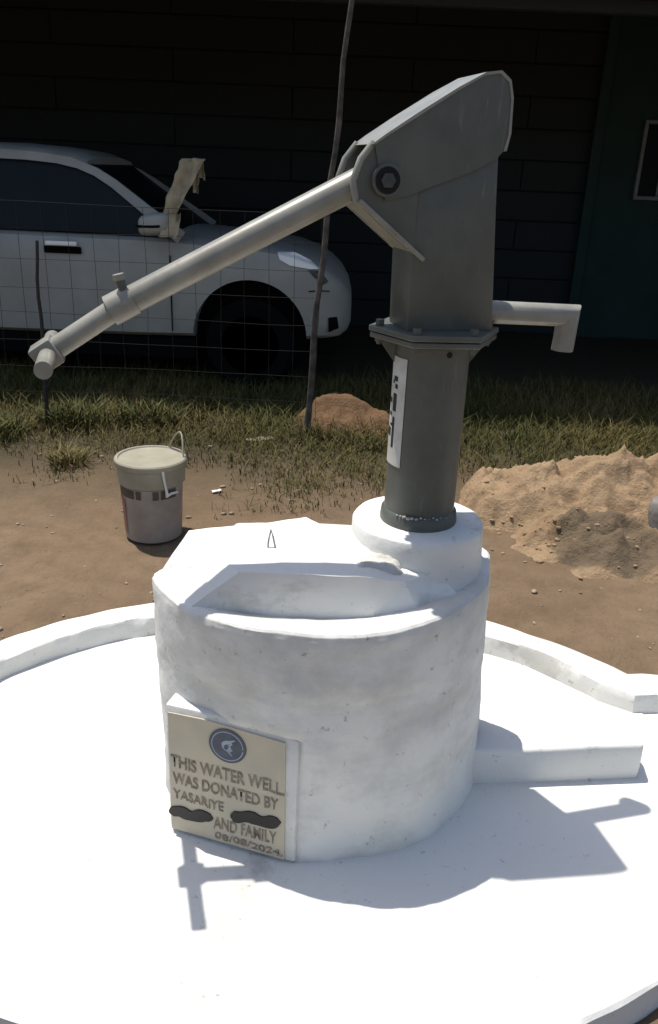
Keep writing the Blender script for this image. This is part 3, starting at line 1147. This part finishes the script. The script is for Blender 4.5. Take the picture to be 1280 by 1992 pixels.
lathe('stand_pipe', [(0.0815, 0.10), (0.0815, 0.30), (0.081, 0.545)], 'pump', pump, 64, smooth=40)
lathe('base_ring', [(0.0895, 0.10), (0.0900, 0.128), (0.0875, 0.146), (0.0818, 0.152)], 'pump', pump, 64, smooth=40)
# flaky paint beads along the lower weld
bm = bmesh.new()
for i in range(15):
    a = math.radians(-128 + i * 6.3 - 17)
    r = random.uniform(0.002, 0.0058) if i < 6 else random.uniform(0.0012, 0.0035)
    mtx = Matrix.Translation((0.0865 * math.cos(a), 0.0865 * math.sin(a), 0.150 + random.uniform(-0.002, 0.005))) @ Matrix.Diagonal((r * 1.1, r * 1.1, r * 0.8, 1))
    bmesh.ops.create_icosphere(bm, subdivisions=1, radius=1.0, matrix=mtx)
bm_obj('weld_bead', bm, 'weld', pump, 60)
# flanges: two six sided plates with bolts and gussets
def hexplate(name, z0, z1, r, rot=0.0):
    bm = bmesh.new()
    add_prism(bm, [(r * math.cos(rot + k * PI / 3), r * math.sin(rot + k * PI / 3)) for k in range(6)], lambda a, b, d: hp(a, b, d), z0, z1)
    bmesh.ops.recalc_face_normals(bm, faces=bm.faces)
    bevel(bm, 0.0015, 1)
    return bm_obj(name, bm, 'pump', pump, 30)


hexplate('lower_flange', 1.143, 1.154, 0.140, -AZ + 0.12)
hexplate('upper_flange', 1.1565, 1.168, 0.143, -AZ + 0.12)
for k in range(6):
    a = k * PI / 3 - AZ + 0.12
    bx_, by_ = 0.119 * math.cos(a), 0.119 * math.sin(a)
    bm = bmesh.new()
    add_tube(bm, [hp(bx_, by_, 1.128), hp(bx_, by_, 1.168)], 0.006, 12)
    add_tube(bm, [hp(bx_, by_, 1.1685), hp(bx_, by_, 1.180)], 0.0095, 6)
    add_tube(bm, [hp(bx_, by_, 1.1335), hp(bx_, by_, 1.1425)], 0.0095, 6)
    bm_obj('flange_bolt', bm, 'pump', pump, 30)
    if k in (0, 3):
        c, s = math.cos(a), math.sin(a)
        bm = bmesh.new()
        add_prism(bm, [(0.080, 1.142), (0.118, 1.142), (0.112, 1.128), (0.080, 1.085)], lambda q, z_, d: hp(q * c - d * s, q * s + d * c, z_), -0.003, 0.003)
        bm_obj('gusset', bm, 'pump', pump)
# small drilled hole in the pipe
ha = math.radians(-68 - 17)
bm = bmesh.new()
add_tube(bm, [(0.078 * math.cos(ha), 0.078 * math.sin(ha), 0.522), (0.0820 * math.cos(ha), 0.0820 * math.sin(ha), 0.522)], 0.0065, 14)
bm_obj('drilled_hole', bm, 'hole', pump, 40)
# sticker on the left flank of the pipe with partly visible lettering
sk = lathe('sticker', [(0.0822, 0.262), (0.0826, 0.262), (0.0826, 0.505), (0.0822, 0.505)], 'sticker', pump, 20, smooth=60, a0=math.radians(150), a1=math.radians(211))


def on_pipe(a_deg, z0, z1, da, r=0.0831):
    V, F = [], []
    n_ = 5
    for zz in (z0, z1):
        for k in range(n_):
            a = math.radians(a_deg + da * k / (n_ - 1))
            V.append((r * math.cos(a), r * math.sin(a), zz))
    for k in range(n_ - 1):
        F.append((k, k + 1, n_ + k + 1, n_ + k))
    return mesh_obj('sticker_lettering', V, F, 'ink', sk)


for (a, z0, z1, da) in ((181, 0.452, 0.463, 12), (178, 0.446, 0.452, 6), (186, 0.436, 0.446, 8), (182, 0.385, 0.425, 11), (168, 0.400, 0.412, 10), (184, 0.302, 0.372, 7), (166, 0.325, 0.345, 14), (176, 0.350, 0.356, 8), (170, 0.372, 0.380, 10)):
    on_pipe(a, z0, z1, da)

# head: closed box body, nose of two side plates with an open slot, overlapping cap
HW = 0.061


def fn_h(a, b, d):
    return hp(a, d, b)


bm = bmesh.new()
add_prism(bm, [(-0.084, 1.166), (0.108, 1.166), (0.104, 1.215), (0.086, 1.42), (0.078, 1.53), (-0.075, 1.53), (-0.088, 1.34)], fn_h, -HW, HW)
bmesh.ops.recalc_face_normals(bm, faces=bm.faces)
bevel(bm, 0.006, 2)
bm_obj('head_box', bm, 'pump', pump, 40)
nose = [(-0.080, 1.326), (-0.098, 1.330), (-0.196, 1.408), (-0.208, 1.420), (-0.212, 1.452), (-0.198, 1.490), (-0.172, 1.522), (-0.080, 1.575)]
for sgn in (-1, 1):
    bm = bmesh.new()
    add_prism(bm, nose, fn_h, sgn * 0.051, sgn * 0.062)
    bmesh.ops.recalc_face_normals(bm, faces=bm.faces)
    bevel(bm, 0.002, 1)
    bm_obj('side_plate', bm, 'pump', pump, 35)
# bottom plate of the nose, in the lighter paint that stands for sun on its lip
bm = bmesh.new()
q0, q1 = Vector((-0.066, 1.308)), Vector((-0.204, 1.414))
tt = (q1 - q0).normalized()
nn = Vector((-tt.y, tt.x)) * -1
add_prism(bm, [q0, q1, q1 - nn * 0.008 * -1, q0 - nn * 0.008 * -1], lambda a, b, d: hp(a, d, b), -0.074, 0.074)
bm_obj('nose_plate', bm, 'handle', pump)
# cap: prism a little wider than the plates, hollow below: two cheeks and a sloping top
cheek = [(-0.150, 1.418), (-0.165, 1.470), (-0.176, 1.516), (-0.150, 1.534), (-0.095, 1.568), (-0.02, 1.615), (0.030, 1.643), (0.060, 1.648), (0.080, 1.634), (0.088, 1.605), (0.090, 1.545), (0.084, 1.515), (0.070, 1.500), (0.02, 1.475), (-0.05, 1.450), (-0.10, 1.430)]
for sgn in (-1, 1):
    bm = bmesh.new()
    add_prism(bm, cheek, fn_h, sgn * 0.0635, sgn * 0.0675)
    bm_obj('cap_cheek', bm, 'pump', pump)
tp = [(-0.176, 1.516), (-0.150, 1.534), (-0.095, 1.568), (-0.02, 1.615), (0.030, 1.643), (0.060, 1.648), (0.080, 1.634), (0.088, 1.605), (0.090, 1.545), (0.084, 1.515)]
V, F = [], []
for k in (0.0, 0.006):
    for (s, z_) in tp:
        q = Vector((s - (-0.03), z_ - 1.50)).normalized() * k
        for t in (-0.0695, 0.0695):
            V.append(hp(s + q.x, t, z_ + q.y))
m_ = len(tp)
for i in range(m_ - 1):
    F.append((2 * i, 2 * i + 1, 2 * i + 3, 2 * i + 2))
    b_ = 2 * m_
    F.append((b_ + 2 * i, b_ + 2 * i + 2, b_ + 2 * i + 3, b_ + 2 * i + 1))
    F.append((2 * i, 2 * i + 2, b_ + 2 * i + 2, b_ + 2 * i))
    F.append((2 * i + 1, b_ + 2 * i + 1, b_ + 2 * i + 3, 2 * i + 3))
F.append((0, 2 * m_, 2 * m_ + 1, 1))
e_ = 2 * (m_ - 1)
F.append((e_, e_ + 1, 2 * m_ + e_ + 1, 2 * m_ + e_))
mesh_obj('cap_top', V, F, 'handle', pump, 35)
# rolled rim along the near and far edge of the nose
for sgn in (-1, 1):
    tube('nose_rim', [hp(s, sgn * 0.0565, z_) for s, z_ in [(-0.204, 1.414), (-0.2125, 1.452), (-0.199, 1.490), (-0.175, 1.520)]], 0.0075, 'handle', pump, 10)
# fulcrum bearing housing and pin
ps, pz = -0.150, 1.455
for sgn in (-1, 1):
    tube('bearing_ring', [hp(ps, sgn * 0.060, pz), hp(ps, sgn * 0.076, pz)], 0.030, 'pump', pump, 32)
    tube('bearing_recess', [hp(ps, sgn * 0.074, pz), hp(ps, sgn * 0.0775, pz)], 0.0245, 'hole', pump, 32)
tube('fulcrum_pin', [hp(ps, -0.083, pz), hp(ps, 0.083, pz)], 0.0145, 'pump_dark', pump, 6, 20)
# spout with a mitred elbow
def mitred(name, a, c, b, r, mat, parent, n=24, ends=(True, True)):
    a, c, b = Vector(a), Vector(c), Vector(b)
    t1, t2 = (c - a).normalized(), (b - c).normalized()
    side = t1.cross(t2).normalized()
    bm = bmesh.new()
    R_ = []
    for p, ax in ((a, t1.cross(side)), (c, None), (b, t2.cross(side))):
        if ax is None:
            ax = (t1.cross(side) + t2.cross(side)).normalized()
            ax = ax / ax.dot(t1.cross(side))
        R_.append([bm.verts.new(p + r * (side * math.cos(2 * PI * k / n) + ax * math.sin(2 * PI * k / n))) for k in range(n)])
    for i in range(2):
        for k in range(n):
            bm.faces.new((R_[i][k], R_[i][(k + 1) % n], R_[i + 1][(k + 1) % n], R_[i + 1][k]))
    bm.faces.new(R_[0])
    bm.faces.new(R_[2][::-1])
    return bm_obj(name, bm, mat, parent, 40)


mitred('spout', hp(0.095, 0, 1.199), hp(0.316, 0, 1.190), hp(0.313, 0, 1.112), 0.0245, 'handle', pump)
lathe('spout_mouth', [(0.0205, 0.5105), (0.0, 0.5108)], 'hole', pump, 20, (0.313, 0, 0))
# lever handle
hd = bpy.data.objects.new('handle', None)
COL.objects.link(hd)
hd.parent = pump
hd.location = hp(ps, 0, pz)


def hh(s, t, z_):
    return (s - ps, t, z_ - pz)


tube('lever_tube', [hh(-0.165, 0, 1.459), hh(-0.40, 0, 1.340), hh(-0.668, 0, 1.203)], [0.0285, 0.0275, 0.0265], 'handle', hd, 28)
tube('lever_rod', [hh(-0.655, 0, 1.209), hh(-0.792, 0, 1.121)], 0.0215, 'handle', hd, 24)
tube('clamp_collar', [hh(-0.628, 0, 1.2235), hh(-0.674, 0, 1.200)], 0.0300, 'handle', hd, 28)
tube('clamp_bolt', [hh(-0.645, -0.010, 1.236), hh(-0.652, -0.010, 1.262)], 0.0085, 'pump', hd, 10)
tube('clamp_bolt_head', [hh(-0.652, -0.010, 1.260), hh(-0.6545, -0.010, 1.271)], 0.012, 'handle', hd, 6, 20)
bm = bmesh.new()
dirn = Vector((-0.137, -0.088)).normalized()
nrm = Vector((-dirn.y, dirn.x))
c0 = Vector((-0.795, 1.119))
poly = [c0 + dirn * a + nrm * b for a, b in ((-0.022, -0.026), (0.026, -0.026), (0.026, 0.026), (-0.022, 0.026))]
add_prism(bm, poly, lambda a, b, d: hh(a, d, b), -0.030, 0.030)
bmesh.ops.recalc_face_normals(bm, faces=bm.faces)
bevel(bm, 0.004, 2)
bm_obj('grip_socket', bm, 'handle', hd, 40)
tube('grip_bar', [hh(-0.795, -0.145, 1.119), hh(-0.795, 0.155, 1.119)], 0.0165, 'handle', hd, 20)

# ------------------------------------------------------------------ paint bucket
bk = thing('paint_bucket', 'used plastic paint bucket with cream lid and wire handle left of the pedestal', 'bucket', (-0.745, 3.21, 0.004))
lathe('bucket_body', [(0.0, 0.0), (0.112, 0.0), (0.118, 0.004), (0.122, 0.10), (0.1275, 0.235), (0.1275, 0.238)], 'bucket', bk, 56)
lathe('bucket_rim', [(0.1276, 0.2385), (0.138, 0.246), (0.1395, 0.300), (0.1415, 0.315), (0.140, 0.318), (0.12, 0.318)], 'lid', bk, 56)
lathe('lid', [(0.135, 0.3185), (0.1465, 0.320), (0.149, 0.326), (0.1485, 0.341), (0.144, 0.3465), (0.134, 0.3470), (0.130, 0.341), (0.08, 0.340), (0.0, 0.3405)], 'lid', bk, 56)
for a0_, a1_ in ((196, 248), (252, 262), (283, 294), (298, 330)):
    lathe('printed_band', [(0.1288, 0.198), (0.1302, 0.235)], 'b_band', bk, 14, a0=math.radians(a0_), a1=math.radians(a1_))
lathe('printed_panel', [(0.1200, 0.03), (0.1278, 0.185)], 'b_red', bk, 14, a0=math.radians(170), a1=math.radians(222))
hpts = []
for i in range(15):
    f = i / 14
    hpts.append((0.05 + 0.085 * f + 0.02 * math.sin(f * PI), 0.13 - 0.135 * f, 0.345 + 0.10 * math.sin(PI * min(1, f ** 0.8)) * (0.55 + 0.75 * f)))
hpts[-1] = (0.142, -0.01, 0.315)
tube('wire_handle', hpts, 0.0035, 'lid', bk, 8)
tube('white_tie', [(0.075, -0.128, 0.325), (0.079, -0.126, 0.29), (0.085, -0.120, 0.245), (0.087, -0.115, 0.218), (0.100, -0.105, 0.225), (0.125, -0.085, 0.226)], [0.006, 0.005, 0.005, 0.009, 0.006, 0.004], 'tie', bk, 8)

# ------------------------------------------------------------------ heaps
def heap(name, label, cat, cx, cy, rx, ry, peaks, mat, step=0.02, rough=0.05, dark_patch=None, zb=-0.03):
    nx_, ny_ = int(2 * rx / step), int(2 * ry / step)
    V, F, W = [], [], []
    for j in range(ny_ + 1):
        for i in range(nx_ + 1):
            x = -rx + i * step
            y = -ry + j * step
            X_, Y_ = cx + x, cy + y
            h = 0.0
            for (px, py, ph, pr) in peaks:
                d = math.hypot(X_ - px, (Y_ - py) * 1.15) / pr
                d *= 1 + 0.30 * fbm(X_ * 3.0, Y_ * 3.0, 4.4, 3)
                h = max(h, ph * (1 - sst(0.0, 1.0, d)) ) if d < 1 else h
            e = max(abs(x) / rx, abs(y) / ry)
            rg = 1 - 2.6 * abs(fbm(X_ * 3.6, Y_ * 4.6, 6.1, 5))
            lump = rough * (0.8 * fbm(X_ * 6.5, Y_ * 6.5, 1.1, 5) + 0.75 * max(-0.6, rg) + 0.9 * max(0.0, fbm(X_ * 13, Y_ * 13, 3.7, 3) - 0.05))
            z_ = zb + h + lump * min(1.0, h / 0.07 + 0.15)
            z_ -= 0.10 * sst(0.82, 1.0, e)
            V.append((x, y, z_))
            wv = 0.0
            if dark_patch:
                d = math.hypot((X_ - dark_patch[0]) / dark_patch[2], (Y_ - dark_patch[1]) / dark_patch[3]) + 0.45 * fbm(X_ * 5, Y_ * 5, 8.0, 4)
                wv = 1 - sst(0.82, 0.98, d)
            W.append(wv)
    m_ = nx_ + 1
    for j in range(ny_):
        for i in range(nx_):
            F.append((j * m_ + i, j * m_ + i + 1, (j + 1) * m_ + i + 1, (j + 1) * m_ + i))
    o = mesh_obj(name, V, F, mat, None, 180, (cx, cy, 0))
    at = o.data.attributes.new('dark_patch', 'FLOAT', 'POINT')
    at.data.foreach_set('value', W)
    return tag(o, label, cat)


heap('sand_heap', 'lumpy heap of yellow sand with a darker patch right of the pump', 'sand heap', 1.52, 3.62, 0.95, 0.78,
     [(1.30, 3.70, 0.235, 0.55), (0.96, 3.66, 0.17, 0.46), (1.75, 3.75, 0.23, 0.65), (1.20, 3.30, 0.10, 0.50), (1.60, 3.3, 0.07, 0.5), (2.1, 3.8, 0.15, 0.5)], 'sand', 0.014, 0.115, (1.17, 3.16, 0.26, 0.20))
cb = bmesh.new()
for _ in range(420):
    a = random.uniform(0, 2 * PI)
    q = random.gauss(0.93, 0.16)
    x, y = 1.42 + 0.72 * q * math.cos(a), 3.58 + 0.56 * q * math.sin(a)
    if y > 4.1:
        continue
    r = 0.003 + 0.012 * random.random() ** 3
    hz_ = max(ground_z(x, y), 0.0)
    o_ = bpy.data.objects['sand_heap']
    hit, loc_, _n, _i = o_.ray_cast(Vector((x - 1.52, y - 3.62, 2.0)), Vector((0, 0, -1)))
    zz = max(hz_, loc_.z if hit else hz_)
    mtx = Matrix.Translation((x - 1.52, y - 3.62, zz + r * 0.2)) @ Matrix.Rotation(random.uniform(0, 6), 4, 'Z') @ Matrix.Diagonal((r * random.uniform(0.8, 1.5), r, r * 0.7, 1))
    bmesh.ops.create_icosphere(cb, subdivisions=1, radius=1.0, matrix=mtx)
cr_ = bm_obj('sand_clods', cb, 'sand', bpy.data.objects['sand_heap'], 40)
cr_['kind'] = 'stuff'
heap('earth_heap', 'small mound of reddish earth beyond the pump near the stick post', 'earth heap', 0.07, 5.02, 0.50, 0.36,
     [(0.03, 5.02, 0.20, 0.36), (0.25, 4.98, 0.09, 0.28)], 'earth', 0.02, 0.05)

# stub of a post at the right edge
st = tag(lathe('concrete_stub', [(0.082, -0.03), (0.080, 0.02), (0.076, 0.10), (0.077, 0.17), (0.074, 0.212), (0.066, 0.222), (0.03, 0.226), (0.0, 0.224)], 'stump', None, 28, (1.448, 3.27, 0), 40, wob=0.012),
         'short grey concrete stub standing against the sand heap', 'post stub')

# ------------------------------------------------------------------ grass
def grass_density(x, y):
    n = fbm(x * 1.6, y * 1.6, 5.5, 4)
    if x > 0.45:
        y0 = 4.0
    elif x > -0.55:
        y0 = 3.75
    else:
        y0 = 3.95 + 0.25 * sst(-0.55, -1.2, x)
    d = sst(y0 - 0.25, y0 + 0.7, y + 1.1 * n)
    return d * (0.75 + 0.9 * fbm(x * 4.3, y * 4.3, 2.5, 3)) * (1 - sst(5.6, 6.4, y))


V, F, TT = [], [], []


def blade(x, y, z, h, lean, az, w, tint):
    dx, dy = math.cos(az), math.sin(az)
    px, py = -dy * w, dx * w
    b0 = len(V)
    V.extend([(x - px, y - py, z - 0.01), (x + px, y + py, z - 0.01),
              (x + dx * lean * 0.35 * h + px * 0.7, y + dy * lean * 0.35 * h + py * 0.7, z + h * 0.6), (x + dx * lean * 0.35 * h - px * 0.7, y + dy * lean * 0.35 * h - py * 0.7, z + h * 0.6),
              (x + dx * lean * h, y + dy * lean * h, z + h)])
    F.append((b0, b0 + 1, b0 + 2, b0 + 3))
    F.append((b0 + 3, b0 + 2, b0 + 4))
    TT.extend([tint] * 5)


cnt = 0
for _ in range(150000):
    x = random.uniform(-2.7, 2.7)
    y = random.uniform(3.3, 6.3)
    if random.random() > grass_density(x, y):
        continue
    if math.hypot(x + 0.745, y - 3.21) < 0.17:
        continue
    if x > 0.75 and y < 3.95:
        continue
    t = min(1.0, max(0.0, 0.42 + 0.9 * fbm(x * 1.1, y * 1.1, 3.3, 3) + random.gauss(0, 0.16)))
    h = random.choice((0.4, 0.5, 0.6, 0.7, 1.3)) * random.uniform(0.025, 0.06) * (1 + 0.8 * sst(4.2, 5.0, y))
    blade(x, y, ground_z(x, y), h, random.uniform(0.3, 1.9), random.uniform(0, 2 * PI), random.uniform(0.0012, 0.0032), t)
gr = mesh_obj('grass', V, F, 'grass')
a_ = gr.data.attributes.new('tint', 'FLOAT', 'POINT')
a_.data.foreach_set('value', TT)
tag(gr, 'short dry olive grass growing along the fence line', 'grass', kind='stuff')


def weed(cx, cy, r, h, nb, label, bias):
    global V, F, TT
    V, F, TT = [], [], []
    for _ in range(nb):
        a = random.uniform(0, 2 * PI)
        q = r * random.random() ** 0.6
        blade(q * math.cos(a) * 0.6, q * math.sin(a) * 0.6, 0.0, h * random.uniform(0.4, 1.0), random.uniform(0.1, 1.6), a + random.uniform(-2.0, 2.0), random.uniform(0.002, 0.006), min(1, max(0, bias + random.gauss(0, 0.15))))
    o = mesh_obj('weed_tuft', V, F, 'grass', None, None, (cx, cy, ground_z(cx, cy)))
    at = o.data.attributes.new('tint', 'FLOAT', 'POINT')
    at.data.foreach_set('value', TT)
    tag(o, label, 'weed', 'weeds at the left edge of the grass')


weed(-1.37, 4.02, 0.15, 0.10, 150, 'brownish weed tuft on the sand just left of the bucket', 0.75)
weed(-1.55, 4.75, 0.34, 0.15, 420, 'tall green weed clump below the tip of the pump handle', 0.1)
weed(-1.12, 4.85, 0.34, 0.13, 380, 'bushy green weed clump behind the bucket under the car door', 0.12)
weed(-1.95, 4.45, 0.34, 0.13, 380, 'green weed clump at the left edge of the picture', 0.2)

# ------------------------------------------------------------------ small stones, crumbs and litter on the sand
bm = bmesh.new()
for _ in range(900):
    x = random.uniform(-2.2, 2.2)
    y = random.uniform(1.0, 4.6)
    if math.hypot((x - ACX) / ARX, (y - ACY) / ARY) < 1.06 or (x > 0.9 and 1.3 < y < 2.4):
        continue
    if x > 0.7 and y > 2.9:
        continue
    r = 0.003 + 0.010 * random.random() ** 4
    mtx = Matrix.Translation((x, y, ground_z(x, y) + r * 0.25)) @ Matrix.Rotation(random.uniform(0, 6), 4, 'Z') @ Matrix.Diagonal((r * random.uniform(0.8, 1.7), r, r * 0.6, 1))
    bmesh.ops.create_icosphere(bm, subdivisions=1, radius=1.0, matrix=mtx)
sto = bm_obj('pebbles', bm, 'stone', None, 60)
tag(sto, 'scattered small stones and soil crumbs on the sand', 'pebbles', kind='stuff')


def scrap(x, y, w, l, rz, mat, label, up=0.012):
    V, F = [], []
    n_ = 6
    c, s = math.cos(rz), math.sin(rz)
    for side in (0, 1):
        for j in range(n_):
            for i in range(n_):
                u, v = (i / (n_ - 1) - 0.5) * l, (j / (n_ - 1) - 0.5) * w
                V.append((u * c - v * s, u * s + v * c, 0.004 + up * (0.6 + fbm(u * 30, v * 30, x, 3)) + 0.0015 * side))
    for side in (0, 1):
        o = side * n_ * n_
        for j in range(n_ - 1):
            for i in range(n_ - 1):
                q = (o + j * n_ + i, o + j * n_ + i + 1, o + (j + 1) * n_ + i + 1, o + (j + 1) * n_ + i)
                F.append(q if side else q[::-1])
    for i in range(n_ - 1):
        o = n_ * n_
        F.append((i, i + 1, o + i + 1, o + i))
        F.append(((n_ - 1) * n_ + i, o + (n_ - 1) * n_ + i, o + (n_ - 1) * n_ + i + 1, (n_ - 1) * n_ + i + 1))
        F.append((i * n_, o + i * n_, o + (i + 1) * n_, (i + 1) * n_))
        F.append((i * n_ + n_ - 1, (i + 1) * n_ + n_ - 1, o + (i + 1) * n_ + n_ - 1, o + i * n_ + n_ - 1))
    tag(mesh_obj('paper_scrap', V, F, mat, None, 60, (x, y, ground_z(x, y))), label, 'litter')


scrap(-0.55, 3.72, 0.02, 0.045, 0.4, 'tie', 'tiny white scrap on the ground right of the bucket')
scrap(-0.42, 4.55, 0.06, 0.16, 0.5, 'lid', 'pale crumpled scrap in the grass left of the stick post')
